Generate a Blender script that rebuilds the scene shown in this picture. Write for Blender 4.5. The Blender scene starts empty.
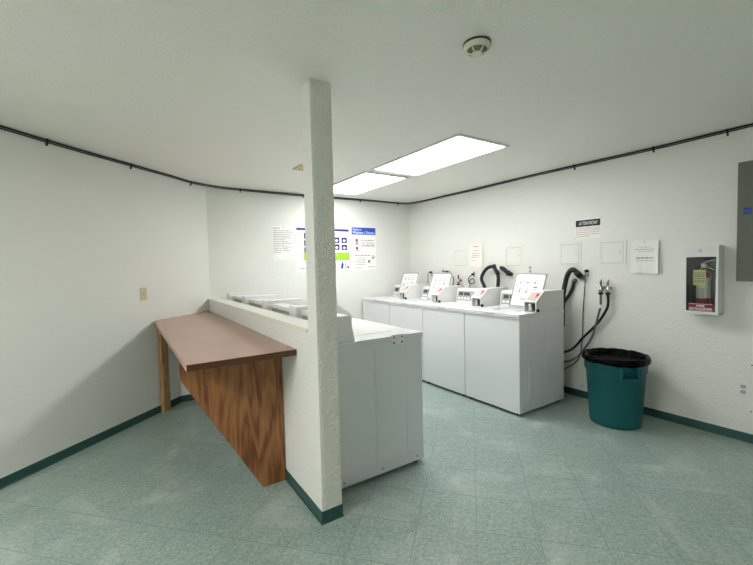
import bpy, bmesh, math, random
from mathutils import Vector, Matrix
random.seed(7)
PI = math.pi
S = bpy.context.scene
C = S.collection

# ------------------------------------------------------------------ materials
def lin(c):
    return tuple(((v / 255) / 12.92 if v / 255 <= .04045 else ((v / 255 + .055) / 1.055) ** 2.4) for v in c) + (1,)

def mat(name, rgb, rough=.5, metal=0, bump=None, spec=.5, vary=0, coat=0, bscale2=None):
    """bump = (scale, strength, distance)"""
    m = bpy.data.materials.new(name); m.use_nodes = True
    nt = m.node_tree; b = nt.nodes['Principled BSDF']
    b.inputs['Base Color'].default_value = lin(rgb)
    b.inputs['Roughness'].default_value = rough
    b.inputs['Metallic'].default_value = metal
    b.inputs['Specular IOR Level'].default_value = spec
    b.inputs['Coat Weight'].default_value = coat
    tc = nt.nodes.new('ShaderNodeTexCoord')
    if vary:
        n = nt.nodes.new('ShaderNodeTexNoise'); n.inputs['Scale'].default_value = 3.0; n.inputs['Detail'].default_value = 5
        nt.links.new(tc.outputs['Object'], n.inputs['Vector'])
        r = nt.nodes.new('ShaderNodeMix'); r.data_type = 'RGBA'
        r.inputs[6].default_value = lin(tuple(max(0, v - vary) for v in rgb)); r.inputs[7].default_value = lin(tuple(min(255, v + vary) for v in rgb))
        nt.links.new(n.outputs['Fac'], r.inputs[0]); nt.links.new(r.outputs[2], b.inputs['Base Color'])
    if bump:
        n = nt.nodes.new('ShaderNodeTexNoise'); n.inputs['Scale'].default_value = bump[0]; n.inputs['Detail'].default_value = 3
        nt.links.new(tc.outputs['Object'], n.inputs['Vector'])
        bp = nt.nodes.new('ShaderNodeBump'); bp.inputs['Strength'].default_value = bump[1]; bp.inputs['Distance'].default_value = bump[2]
        nt.links.new(n.outputs['Fac'], bp.inputs['Height']); nt.links.new(bp.outputs['Normal'], b.inputs['Normal'])
    return m

def knockdown(name, rgb, scale, strength, dist, lo=.45, hi=.6, stain=0):
    m = bpy.data.materials.new(name); m.use_nodes = True
    nt = m.node_tree; b = nt.nodes['Principled BSDF']
    b.inputs['Base Color'].default_value = lin(rgb); b.inputs['Roughness'].default_value = .55
    b.inputs['Specular IOR Level'].default_value = .35
    tc = nt.nodes.new('ShaderNodeTexCoord')
    n = nt.nodes.new('ShaderNodeTexNoise'); n.inputs['Scale'].default_value = scale; n.inputs['Detail'].default_value = 4; n.inputs['Distortion'].default_value = .4
    nt.links.new(tc.outputs['Object'], n.inputs['Vector'])
    mr = nt.nodes.new('ShaderNodeMapRange'); mr.interpolation_type = 'SMOOTHSTEP'
    mr.inputs['From Min'].default_value = lo; mr.inputs['From Max'].default_value = hi
    nt.links.new(n.outputs['Fac'], mr.inputs['Value'])
    bp = nt.nodes.new('ShaderNodeBump'); bp.inputs['Strength'].default_value = strength; bp.inputs['Distance'].default_value = dist
    nt.links.new(mr.outputs['Result'], bp.inputs['Height']); nt.links.new(bp.outputs['Normal'], b.inputs['Normal'])
    if stain:
        n2 = nt.nodes.new('ShaderNodeTexNoise'); n2.inputs['Scale'].default_value = 1.3; n2.inputs['Detail'].default_value = 6
        nt.links.new(tc.outputs['Object'], n2.inputs['Vector'])
        mx = nt.nodes.new('ShaderNodeMix'); mx.data_type = 'RGBA'
        mx.inputs[6].default_value = lin(tuple(v - stain for v in rgb)); mx.inputs[7].default_value = lin(tuple(min(255, v + stain // 2) for v in rgb))
        nt.links.new(n2.outputs['Fac'], mx.inputs[0]); nt.links.new(mx.outputs[2], b.inputs['Base Color'])
    return m

WALL_RGB = (231, 232, 226)
M = {}
M['wall'] = knockdown('painted_wall', WALL_RGB, 52, .32, .005, .42, .62, 4)
M['rough'] = knockdown('knockdown_plaster', (234, 235, 227), 220, .3, .002, .36, .72)
M['ceiling'] = knockdown('textured_ceiling', (243, 243, 236), 70, .35, .006, .42, .6, 4)
M['cap'] = mat('cap_paint', (228, 228, 218), .45, bump=(40, .1, .002))
M['base'] = mat('teal_vinyl_base', (42, 82, 77), .35, vary=6)
M['enamel'] = mat('white_enamel', (226, 228, 229), .28, spec=.5)
M['enamel_deck'] = mat('white_enamel_deck', (228, 229, 229), .22)
M['plastic'] = mat('white_plastic', (228, 228, 226), .4)
M['lidrim'] = mat('grey_gasket', (128, 130, 132), .5)
M['tub'] = mat('enamel_tub', (205, 208, 208), .3)
M['grey'] = mat('grey_control', (160, 162, 162), .45)
M['dark'] = mat('dark_grey', (62, 64, 66), .5)
M['black'] = mat('black_plastic', (14, 14, 15), .42)
M['rubber'] = mat('black_rubber', (16, 16, 17), .5, bump=(60, .2, .002))
M['cable'] = mat('black_cable', (20, 20, 24), .45)
M['steel'] = mat('brushed_steel', (190, 190, 188), .3, 1)
M['chrome'] = mat('chrome', (225, 225, 225), .15, 1)
M['brass'] = mat('dull_brass', (150, 138, 110), .4, .8)
M['hosegrey'] = mat('grey_hose', (96, 98, 96), .5)
M['red'] = mat('red_paint', (150, 18, 28), .3)
M['redlabel'] = mat('red_label', (128, 10, 38), .4)
M['pinklabel'] = mat('pink_label', (226, 110, 128), .5)
M['white'] = mat('white_print', (238, 238, 236), .5)
M['faint'] = mat('faint_grey_and_gap_shade', (176, 178, 174), .7)  # plain grey of outlet receptacles; also shade painted into access panel gaps
M['paper'] = mat('white_paper', (238, 238, 232), .7, vary=3)
M['cream'] = mat('cream_paper', (240, 234, 226), .7, vary=3)
M['poster'] = mat('poster_paper', (240, 241, 236), .4)
M['ink'] = mat('grey_ink', (150, 152, 152), .7)
M['inkl'] = mat('pale_grey_ink', (190, 191, 190), .7)
M['inkred'] = mat('red_ink', (196, 160, 154), .7)
M['inkdark'] = mat('dark_ink', (28, 26, 28), .6)
M['navy'] = mat('navy_print', (44, 40, 120), .5)
M['blue'] = mat('blue_print', (40, 84, 196), .45)
M['green'] = mat('lime_print', (160, 208, 48), .5)
M['purple'] = mat('purple_print', (88, 74, 150), .5)
M['skin'] = mat('tan_print', (214, 176, 150), .6)
M['yellow'] = mat('yellow_tag', (245, 240, 150), .6, vary=4)
M['can'] = mat('teal_bin_plastic', (2, 90, 94), .4, bump=(25, .08, .003))
M['bag'] = mat('black_bag_plastic', (3, 3, 4), .2, bump=(24, 1.0, .02), spec=.07)
M['panelgrey'] = mat('grey_panel_paint', (98, 103, 93), .5, vary=3)
M['cabinet'] = mat('cabinet_paint', (224, 227, 226), .4)
M['cabside'] = mat('cabinet_inner', (70, 72, 74), .6)
M['beige'] = mat('beige_plastic', (206, 194, 158), .45)
M['beigevent'] = mat('beige_vent', (212, 200, 160), .6)
M['detector'] = mat('detector_plastic', (226, 224, 206), .45)
M['detgrille'] = mat('detector_grille', (120, 116, 96), .7)
M['board'] = mat('painted_board', (228, 229, 222), .5, vary=3)
M['laminate'] = mat('brown_laminate', (170, 134, 117), .25, vary=5, bump=(300, .03, .001))
M['edge'] = mat('dark_wood_edge', (84, 48, 26), .45, vary=8)
M['rosy'] = mat('trim_pink', (205, 186, 178), .6)

def emis(name, rgb, s):
    m = bpy.data.materials.new(name); m.use_nodes = True
    b = m.node_tree.nodes['Principled BSDF']
    b.inputs['Base Color'].default_value = (.8, .8, .8, 1)
    b.inputs['Emission Color'].default_value = rgb + (1,); b.inputs['Emission Strength'].default_value = s
    return m
M['lamp'] = emis('lit_diffuser', (1, .99, .985), 5.3)
M['lamp2'] = emis('lit_diffuser_front', (1, .985, .965), 13.5)
M['fill_lamp'] = emis('fill_diffuser_rear', (1, .985, .965), 1.3)  # weak glow for the added fill panel behind the camera

def wood(name, c1, c2, c3, axis_scale, loc=(0, 0, 0)):
    m = bpy.data.materials.new(name); m.use_nodes = True
    nt = m.node_tree; b = nt.nodes['Principled BSDF']; b.inputs['Roughness'].default_value = .5
    tc = nt.nodes.new('ShaderNodeTexCoord'); mp = nt.nodes.new('ShaderNodeMapping')
    mp.inputs['Scale'].default_value = axis_scale; mp.inputs['Location'].default_value = loc
    nt.links.new(tc.outputs['Object'], mp.inputs['Vector'])
    n = nt.nodes.new('ShaderNodeTexNoise'); n.inputs['Scale'].default_value = 2.2; n.inputs['Detail'].default_value = 2; n.inputs['Distortion'].default_value = .6
    nt.links.new(mp.outputs['Vector'], n.inputs['Vector'])
    mu = nt.nodes.new('ShaderNodeMath'); mu.operation = 'MULTIPLY'; mu.inputs[1].default_value = 9
    nt.links.new(n.outputs['Fac'], mu.inputs[0])
    fr = nt.nodes.new('ShaderNodeMath'); fr.operation = 'PINGPONG'; fr.inputs[1].default_value = .5
    nt.links.new(mu.outputs[0], fr.inputs[0])
    f = nt.nodes.new('ShaderNodeTexNoise'); f.inputs['Scale'].default_value = 26; f.inputs['Detail'].default_value = 5
    nt.links.new(mp.outputs['Vector'], f.inputs['Vector'])
    ad = nt.nodes.new('ShaderNodeMath'); ad.operation = 'MULTIPLY_ADD'; ad.inputs[1].default_value = 1.1
    nt.links.new(fr.outputs[0], ad.inputs[0])
    sc = nt.nodes.new('ShaderNodeMath'); sc.operation = 'MULTIPLY_ADD'; sc.inputs[1].default_value = 1.1; sc.inputs[2].default_value = -.35
    nt.links.new(f.outputs['Fac'], sc.inputs[0]); nt.links.new(sc.outputs[0], ad.inputs[2])
    cr = nt.nodes.new('ShaderNodeValToRGB')
    cr.color_ramp.elements[0].position = .15; cr.color_ramp.elements[0].color = lin(c1)
    cr.color_ramp.elements[1].position = .85; cr.color_ramp.elements[1].color = lin(c3)
    e = cr.color_ramp.elements.new(.45); e.color = lin(c2)
    nt.links.new(ad.outputs[0], cr.inputs['Fac'])
    # knots
    v = nt.nodes.new('ShaderNodeTexVoronoi'); v.inputs['Scale'].default_value = 1.0
    mp2 = nt.nodes.new('ShaderNodeMapping'); mp2.inputs['Scale'].default_value = tuple(s * .62 if i != 2 else s * 2.2 for i, s in enumerate(axis_scale))
    nt.links.new(tc.outputs['Object'], mp2.inputs['Vector']); nt.links.new(mp2.outputs['Vector'], v.inputs['Vector'])
    kr = nt.nodes.new('ShaderNodeMapRange'); kr.inputs['From Min'].default_value = .06; kr.inputs['From Max'].default_value = .2
    nt.links.new(v.outputs['Distance'], kr.inputs['Value'])
    mx = nt.nodes.new('ShaderNodeMix'); mx.data_type = 'RGBA'; mx.inputs[6].default_value = lin((52, 26, 12))
    nt.links.new(kr.outputs['Result'], mx.inputs[0]); nt.links.new(cr.outputs['Color'], mx.inputs[7])
    nt.links.new(mx.outputs[2], b.inputs['Base Color'])
    return m
M['wood'] = wood('reddish_plywood', (108, 64, 32), (142, 92, 52), (166, 114, 68), (2.6, 2.6, .3), (.3, 0, .1))
M['post'] = wood('pine_post', (126, 90, 52), (170, 130, 84), (192, 154, 106), (9, 9, .5), (1.3, .2, .7))

def glass():
    m = bpy.data.materials.new('clear_acrylic'); m.use_nodes = True
    nt = m.node_tree; out = nt.nodes['Material Output']; nt.nodes.remove(nt.nodes['Principled BSDF'])
    t = nt.nodes.new('ShaderNodeBsdfTransparent'); t.inputs['Color'].default_value = (.99, 1, 1, 1)
    g = nt.nodes.new('ShaderNodeBsdfGlossy'); g.inputs['Roughness'].default_value = .05
    f = nt.nodes.new('ShaderNodeFresnel'); f.inputs['IOR'].default_value = 1.45
    mx = nt.nodes.new('ShaderNodeMixShader')
    nt.links.new(f.outputs[0], mx.inputs[0]); nt.links.new(t.outputs[0], mx.inputs[1]); nt.links.new(g.outputs[0], mx.inputs[2])
    nt.links.new(mx.outputs[0], out.inputs['Surface'])
    return m
M['glass'] = glass()

TA = math.radians(47.2)                      # direction of the diagonal wall and of the tile grid
def floor_mat():
    m = bpy.data.materials.new('green_vinyl_tile'); m.use_nodes = True
    nt = m.node_tree; b = nt.nodes['Principled BSDF']; N = nt.nodes.new; Lk = nt.links.new
    tc = N('ShaderNodeTexCoord')
    # rotate to tile axes: a1=(sin,cos) a2=(cos,-sin)
    def dot(v):
        n = N('ShaderNodeVectorMath'); n.operation = 'DOT_PRODUCT'; n.inputs[1].default_value = v
        Lk(tc.outputs['Object'], n.inputs[0]); return n.outputs['Value']
    def mth(op, a, bb=None, c=None):
        n = N('ShaderNodeMath'); n.operation = op
        for i, x in enumerate((a, bb, c)):
            if x is None: continue
            if isinstance(x, (int, float)): n.inputs[i].default_value = x
            else: Lk(x, n.inputs[i])
        return n.outputs[0]
    T = .3185
    s = mth('DIVIDE', mth('SUBTRACT', dot((math.sin(TA), math.cos(TA), 0)), 2.075), T)
    t = mth('DIVIDE', mth('SUBTRACT', dot((math.cos(TA), -math.sin(TA), 0)), .0173), T)
    def edge(x):   # distance to nearest integer
        return mth('ABSOLUTE', mth('SUBTRACT', x, mth('ROUND', x)))
    d = mth('MINIMUM', edge(s), edge(t))
    seam = N('ShaderNodeMapRange'); seam.inputs['From Min'].default_value = .003; seam.inputs['From Max'].default_value = .009
    Lk(d, seam.inputs['Value'])
    cx = N('ShaderNodeCombineXYZ'); Lk(mth('FLOOR', s), cx.inputs[0]); Lk(mth('FLOOR', t), cx.inputs[1])
    wn = N('ShaderNodeTexWhiteNoise'); wn.noise_dimensions = '3D'; Lk(cx.outputs[0], wn.inputs['Vector'])
    # flecks
    fl = N('ShaderNodeTexNoise'); fl.inputs['Scale'].default_value = 70; fl.inputs['Detail'].default_value = 6; fl.inputs['Roughness'].default_value = .75; fl.inputs['Distortion'].default_value = 1.0
    off = N('ShaderNodeVectorMath'); off.operation = 'MULTIPLY_ADD'; off.inputs[1].default_value = (3, 3, 3)
    Lk(wn.outputs['Color'], off.inputs[0]); Lk(tc.outputs['Object'], off.inputs[2]); Lk(off.outputs[0], fl.inputs['Vector'])
    cr = N('ShaderNodeValToRGB')
    cr.color_ramp.elements[0].position = .32; cr.color_ramp.elements[0].color = lin((108, 127, 119))
    cr.color_ramp.elements[1].position = .72; cr.color_ramp.elements[1].color = lin((190, 200, 193))
    e = cr.color_ramp.elements.new(.52); e.color = lin((146, 164, 155))
    Lk(fl.outputs['Fac'], cr.inputs['Fac'])
    # tile to tile change
    hs = N('ShaderNodeHueSaturation'); hs.inputs['Saturation'].default_value = 1.0
    vv = mth('MULTIPLY_ADD', wn.outputs['Value'], .1, .95); Lk(vv, hs.inputs['Value']); Lk(cr.outputs['Color'], hs.inputs['Color'])
    # worn, whitish scuffs
    sf = N('ShaderNodeTexNoise'); sf.inputs['Scale'].default_value = 1.5; sf.inputs['Detail'].default_value = 9; sf.inputs['Roughness'].default_value = .68; sf.inputs['Distortion'].default_value = 1.4
    Lk(tc.outputs['Object'], sf.inputs['Vector'])
    sr = N('ShaderNodeMapRange'); sr.inputs['From Min'].default_value = .5; sr.inputs['From Max'].default_value = .7; sr.inputs['To Max'].default_value = .4
    Lk(sf.outputs['Fac'], sr.inputs['Value'])
    mx = N('ShaderNodeMix'); mx.data_type = 'RGBA'; mx.inputs[7].default_value = lin((206, 213, 208))
    Lk(sr.outputs['Result'], mx.inputs[0]); Lk(hs.outputs['Color'], mx.inputs[6])
    m2 = N('ShaderNodeMix'); m2.data_type = 'RGBA'; m2.inputs[6].default_value = lin((118, 136, 128))
    Lk(seam.outputs['Result'], m2.inputs[0]); Lk(mx.outputs[2], m2.inputs[7])
    Lk(m2.outputs[2], b.inputs['Base Color'])
    rr = N('ShaderNodeMapRange'); rr.inputs['To Min'].default_value = .22; rr.inputs['To Max'].default_value = .45
    Lk(fl.outputs['Fac'], rr.inputs['Value']); Lk(rr.outputs['Result'], b.inputs['Roughness'])
    bp = N('ShaderNodeBump'); bp.inputs['Strength'].default_value = .12; bp.inputs['Distance'].default_value = .003
    Lk(fl.outputs['Fac'], bp.inputs['Height']); Lk(bp.outputs['Normal'], b.inputs['Normal'])
    return m
M['floor'] = floor_mat()

# ------------------------------------------------------------------ mesh helpers
class MB:
    def __init__(s): s.bm = bmesh.new(); s.mats = []; s.cur = 0
    def mat(s, m):
        if m not in s.mats: s.mats.append(m)
        s.cur = s.mats.index(m); return s
    def _f(s, vs, smooth=False):
        try:
            f = s.bm.faces.new(vs); f.material_index = s.cur; f.smooth = smooth; return f
        except ValueError: return None
    def box(s, x0, x1, y0, y1, z0, z1):
        x0, x1 = sorted((x0, x1)); y0, y1 = sorted((y0, y1)); z0, z1 = sorted((z0, z1))
        v = [s.bm.verts.new(p) for p in ((x0,y0,z0),(x1,y0,z0),(x1,y1,z0),(x0,y1,z0),(x0,y0,z1),(x1,y0,z1),(x1,y1,z1),(x0,y1,z1))]
        for q in ((0,3,2,1),(4,5,6,7),(0,1,5,4),(1,2,6,5),(2,3,7,6),(3,0,4,7)): s._f([v[i] for i in q])
        return s
    def prism(s, pts, axis, a, b):
        """polygon pts (2-D) swept along axis between a and b; axis 'x': pts=(y,z), 'y': pts=(x,z), 'z': pts=(x,y)"""
        def P(p, t): return {'x': (t, p[0], p[1]), 'y': (p[0], t, p[1]), 'z': (p[0], p[1], t)}[axis]
        A = [s.bm.verts.new(P(p, a)) for p in pts]; B = [s.bm.verts.new(P(p, b)) for p in pts]
        n = len(pts)
        s._f(A); s._f(list(reversed(B)))
        for i in range(n): s._f([A[i], B[i], B[(i+1) % n], A[(i+1) % n]])
        return s
    def tube(s, pts, r, n=10, smoothpath=0, rfn=None, caps=True):
        pts = [Vector(p) for p in pts]
        if smoothpath:
            out = []
            for i in range(len(pts)-1):
                p0 = pts[max(i-1, 0)]; p1 = pts[i]; p2 = pts[i+1]; p3 = pts[min(i+2, len(pts)-1)]
                for k in range(smoothpath):
                    t = k/smoothpath
                    out.append(.5*((2*p1)+(p2-p0)*t+(2*p0-5*p1+4*p2-p3)*t*t+(3*p1-p0-3*p2+p3)*t**3))
            out.append(pts[-1]); pts = out
        rings = []; up = None
        for i, p in enumerate(pts):
            d = (pts[min(i+1, len(pts)-1)]-pts[max(i-1, 0)]).normalized()
            if up is None:
                up = d.orthogonal().normalized()
            else:
                up = (up-d*up.dot(d)).normalized()
            w = d.cross(up); rr = rfn(i) if rfn else r
            rings.append([s.bm.verts.new(p+(up*math.cos(2*PI*k/n)+w*math.sin(2*PI*k/n))*rr) for k in range(n)])
        for A, B in zip(rings, rings[1:]):
            for k in range(n): s._f([A[k], A[(k+1) % n], B[(k+1) % n], B[k]], True)
        if caps:
            s._f(list(reversed(rings[0]))); s._f(rings[-1])
        return s
    def lathe(s, prof, n=32, c=(0, 0, 0), M4=None, jit=None):
        """prof = [(r,z)...]"""
        rings = []
        for j, (r, z) in enumerate(prof):
            ring = []
            for k in range(n):
                a = 2*PI*k/n
                rr, zz = (r, z) if jit is None else jit(r, z, a, j)
                p = Vector((rr*math.cos(a), rr*math.sin(a), zz))
                if M4 is not None: p = M4 @ p
                ring.append(s.bm.verts.new(p+Vector(c)))
            rings.append(ring)
        for A, B in zip(rings, rings[1:]):
            for k in range(n): s._f([A[k], A[(k+1) % n], B[(k+1) % n], B[k]], True)
        if prof[0][0] > 1e-6: s._f(list(reversed(rings[0])))
        if prof[-1][0] > 1e-6: s._f(rings[-1])
        return s
    def grid(s, fn, nu, nv, thick=0):
        V = [[s.bm.verts.new(fn(i/nu, j/nv)) for j in range(nv+1)] for i in range(nu+1)]
        for i in range(nu):
            for j in range(nv): s._f([V[i][j], V[i+1][j], V[i+1][j+1], V[i][j+1]], True)
        return s
    def text(s, body, size, x, y, z, width=None, shear=0, bold=0.0, align='LEFT', space=1.0):
        """lettering in the local x-z plane facing -y"""
        cu = bpy.data.curves.new('t', 'FONT'); cu.body = body; cu.size = size; cu.shear = shear; cu.offset = bold*size; cu.align_x = align
        cu.space_character = space; cu.extrude = .0004; cu.resolution_u = 3
        o = bpy.data.objects.new('t', cu); C.objects.link(o)
        dg = bpy.context.evaluated_depsgraph_get(); me = bpy.data.meshes.new_from_object(o.evaluated_get(dg))
        xs = [v.co.x for v in me.vertices]; k = 1
        if width and xs: k = width/(max(xs)-min(xs))
        vs = [s.bm.verts.new((x+v.co.x*k, y-v.co.z, z+v.co.y)) for v in me.vertices]
        for p in me.polygons: s._f([vs[i] for i in p.vertices])
        bpy.data.objects.remove(o); bpy.data.curves.remove(cu); bpy.data.meshes.remove(me)
        return s
    def build(s, name, m=None, parent=None, bevel=0, seg=2, label=None, smooth=False):
        bm = s.bm
        bmesh.ops.remove_doubles(bm, verts=bm.verts, dist=1e-6)
        bmesh.ops.recalc_face_normals(bm, faces=bm.faces)
        me = bpy.data.meshes.new(name); bm.to_mesh(me); bm.free()
        for mm in (s.mats or [m]): me.materials.append(M[mm] if isinstance(mm, str) else mm)
        if smooth:
            for p in me.polygons: p.use_smooth = True
        o = bpy.data.objects.new(name, me); C.objects.link(o)
        if parent is not None: o.parent = parent
        if bevel:
            b = o.modifiers.new('bevel', 'BEVEL'); b.width = bevel; b.segments = seg; b.limit_method = 'ANGLE'; b.angle_limit = math.radians(40)
        if label: o['label'] = label
        return o

def thing(name, label, cat, loc=(0, 0, 0), rz=0, group=None):
    o = bpy.data.objects.new(name, None); C.objects.link(o)
    o.empty_display_size = .1; o.location = loc; o.rotation_euler = (0, 0, rz)
    o['label'] = label; o['category'] = cat
    if group: o['group'] = group
    return o
def tag(o, label, cat, group=None):
    o['label'] = label; o['category'] = cat
    if group: o['group'] = group
    return o
def struct(o, label=None):
    o['kind'] = 'structure'
    if label: o['label'] = label
    return o
def dup(o, label=None, loc=None, rz=None, parent=None):
    c = o.copy(); C.objects.link(c); c.parent = parent
    if label: c['label'] = label
    if loc is not None: c.location = loc
    if rz is not None: c.rotation_euler = (0, 0, rz)
    for ch in list(o.children): dup(ch, parent=c)
    return c

# ------------------------------------------------------------------ the room
H = 2.44
XP, PT, YE, CD = .8826, .126, 1.932, .118      # half wall: left face, thickness, near end, column depth
XR, YB = 4.009, 5.019
dL = Vector((-math.sin(TA), -math.cos(TA), 0)); P0 = Vector((.9, YB, 0)); nL = Vector((math.cos(TA), -math.sin(TA), 0))
P1 = P0+dL*4.6
YF = -1.9
out = [P0.to_2d(), P1.to_2d(), Vector((P1.x, YF)), Vector((XR, YF)), Vector((XR, YB))]
fp = [(p.x, p.y) for p in (P0, P1)]+[(P1.x, YF), (XR, YF), (XR, YB)]
struct(MB().prism([(p.x-.15 if p.x < 0 else p.x+.1, p.y) for p in []] or [(-2.7, YF-.15), (XR+.15, YF-.15), (XR+.15, YB+.15), (-2.7, YB+.15)], 'z', -.1, 0).build('floor', 'floor'), 'green mottled vinyl tile floor laid on the diagonal')
struct(MB().prism([(-2.7, YF-.15), (XR+.15, YF-.15), (XR+.15, YB+.15), (-2.7, YB+.15)], 'z', H, H+.1).build('ceiling', 'ceiling'), 'off white textured ceiling')
struct(MB().box(P0.x-.1, XR+.1, YB, YB+.1, 0, H).build('wall_back', 'wall'), 'white back wall with posters')
struct(MB().box(XR, XR+.1, YF-.1, YB, 0, H).build('wall_right', 'wall'), 'white textured right wall behind the washers and bin')
a, b = P0, P1
struct(MB().prism([(a.x, a.y), (b.x, b.y), (b.x-nL.x*.1, b.y-nL.y*.1), (a.x-nL.x*.1, a.y-nL.y*.1)], 'z', 0, H).build('wall_left', 'wall'), 'white wall running diagonally on the left')
struct(MB().box(P1.x-.1, P1.x, YF-.1, P1.y, 0, H).build('wall_front_left', 'wall'))
struct(MB().box(P1.x, XR, YF-.1, YF, 0, H).build('wall_front', 'wall'))
struct(MB().box(XP, XP+PT, YE+CD, YB, 0, 1.063).build('wall_partition', 'wall'), 'white half wall dividing the folding counter from the washers')
# full-height column that ends the half wall, rough plaster on its end face
mb = MB().mat('wall').box(XP, XP+PT, YE, YE+CD, 0, H)
mb.mat('rough')
for f in mb.bm.faces:
    if f.calc_center_median().y < YE+.001: f.material_index = mb.cur
from mathutils import noise as NZ
def plaster(u, v):
    x, z = XP+.002+(PT-.004)*u, .075+(H-.075)*v
    a_ = NZ.noise(Vector((x*120, 3.3, z*105)))+.55*NZ.noise(Vector((x*190, 7.1, z*170)))
    t_ = max(0, min(1, (a_+.12)/.42)); t_ = t_*t_*(3-2*t_)
    edge_ = min(1, min(u, 1-u)*14, min(v, 1-v)*200)
    return (x, YE-.0004-.0048*t_*edge_, z)
mb.grid(plaster, 34, 640)
struct(mb.build('column'), 'square white plaster column at the end of the half wall')
struct(MB().box(XP-.008, XP+PT+.01, YE+CD, YB, 1.063, 1.087).build('trim_1', 'cap', bevel=.003), 'painted wooden cap along the top of the half wall')
# boxed corner under the far end of the counter
struct(MB().box(.50, XP, 4.645, 5.0, 0, .895).build('trim_2', 'wall'), 'small boxed corner under the far end of the counter')
# bases (0.1 high vinyl, with a toe)
def base_run(name, p, q, n, lab):
    p = Vector(p).to_3d(); q = Vector(q).to_3d(); n = Vector(n).to_3d()
    d = (q-p)
    m = MB(); prof = [(0, 0), (.009, 0), (.009, .004), (.004, .010), (.003, .068), (0, .07)]
    A = [m.bm.verts.new(p+n*u+Vector((0, 0, v))) for u, v in prof]; B = [m.bm.verts.new(q+n*u+Vector((0, 0, v))) for u, v in prof]
    for i in range(len(prof)): m._f([A[i], B[i], B[(i+1) % 6], A[(i+1) % 6]])
    m._f(A); m._f(list(reversed(B)))
    return struct(m.build(name, 'base'), lab)
corner = P0+dL*((.9-.50)/math.sin(TA))
base_run('baseboard_left', (corner.x, corner.y), (P1.x, P1.y), (nL.x, nL.y), 'dark green vinyl base along the left wall')
base_run('baseboard_right', (XR, YF), (XR, YB), (-1, 0), 'dark green vinyl base along the right wall')
base_run('baseboard_back', (XP+PT, YB), (XR, YB), (0, -1), 'dark green vinyl base along the back wall')
m = MB()
e = .003
m.prism([(XP-.008, YE-.008), (XP+PT+.008, YE-.008), (XP+PT+.008, YB), (XP+PT, YB), (XP+PT, YE), (XP, YE), (XP, 4.64), (XP-.008, 4.64)], 'z', 0, .005)
m.prism([(XP-e, YE-e), (XP+PT+e, YE-e), (XP+PT+e, YB), (XP+PT, YB), (XP+PT, YE), (XP, YE), (XP, 4.64), (XP-e, 4.64)], 'z', .005, .072)
struct(m.build('baseboard_partition', 'base', bevel=.002), 'dark green vinyl base around the half wall and column')
base_run('baseboard_corner', (.49, 4.645), (XP-.02, 4.645), (0, -1), 'dark green vinyl base on the boxed corner')

# ------------------------------------------------------------------ ceiling fixtures
def troffer(label, x0, x1, y0, y1, lamp='lamp', group=None):
    cx, cy = (x0+x1)/2, (y0+y1)/2
    t = thing('ceiling_light', label, 'ceiling light', (cx, cy, H), 0, group)
    hx, hy = (x1-x0)/2, (y1-y0)/2; w = .028
    f = MB()
    f.box(-hx-w, -hx, -hy-w, hy+w, -.014, -.0005).box(hx, hx+w, -hy-w, hy+w, -.014, -.0005)
    f.box(-hx, hx, -hy-w, -hy, -.014, -.0005).box(-hx, hx, hy, hy+w, -.014, -.0005)
    f.build('frame', 'plastic', t, bevel=.002)
    MB().box(-hx, hx, -hy, hy, -.009, -.0005).build('diffuser', lamp, t)
    return t
troffer('long lit ceiling panel on the right, the nearer of the two', 2.24, 2.80, 2.18, 3.37, group=None)
troffer('lit ceiling panel half hidden behind the column, nearer the back wall', 2.24, 2.78, 3.54, 4.68)
troffer('lit ceiling panel over the open floor beside the left wall', -1.9, -1.35, .75, 1.9, 'lamp2')

troffer('added fill light panel on the ceiling near the front wall', 1.5, 2.05, -1.7, -.5, 'fill_lamp')  # unseen panel, added as fill for the faces turned towards the camera

t = thing('smoke_detector', 'round cream smoke detector on the ceiling', 'smoke detector', (1.405, 1.245, H)); t.scale = (.88, .88, .8)
MB().lathe([(.0, 0), (.071, 0), (.071, -.010), (.066, -.012)][::1], 40).build('mounting_plate', 'dark', t)
MB().lathe([(.066, -.006), (.069, -.012), (.068, -.024), (.060, -.034), (.052, -.036)], 40).build('housing', 'detector', t, smooth=True)
MB().lathe([(.053, -.030), (.047, -.046), (.027, -.056)], 40).build('grille', 'detgrille', t, smooth=True)
m = MB()
for k in range(6):
    aa = k*PI/3+.3
    m.tube([(.058*math.cos(aa), .058*math.sin(aa), -.034), (.045*math.cos(aa), .045*math.sin(aa), -.049), (.024*math.cos(aa), .024*math.sin(aa), -.058)], .0045, 6)
m.build('rib', 'detector', t)
MB().lathe([(.029, -.052), (.029, -.060), (.022, -.065), (0, -.066)], 32).build('sensor_cap', 'detector', t, smooth=True)

t = thing('ceiling_vent', 'small beige square vent plate on the ceiling beside the column', 'vent', (1.62, 3.67, H))
m = MB().box(-.11, .11, -.11, .11, -.012, -.0005); m.build('plate', 'beigevent', t, bevel=.003)
m = MB()
for k in range(7): m.box(-.085, .085, -.08+k*.024, -.068+k*.024, -.016, -.011)
m.build('louvre', 'beige', t)

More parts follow.
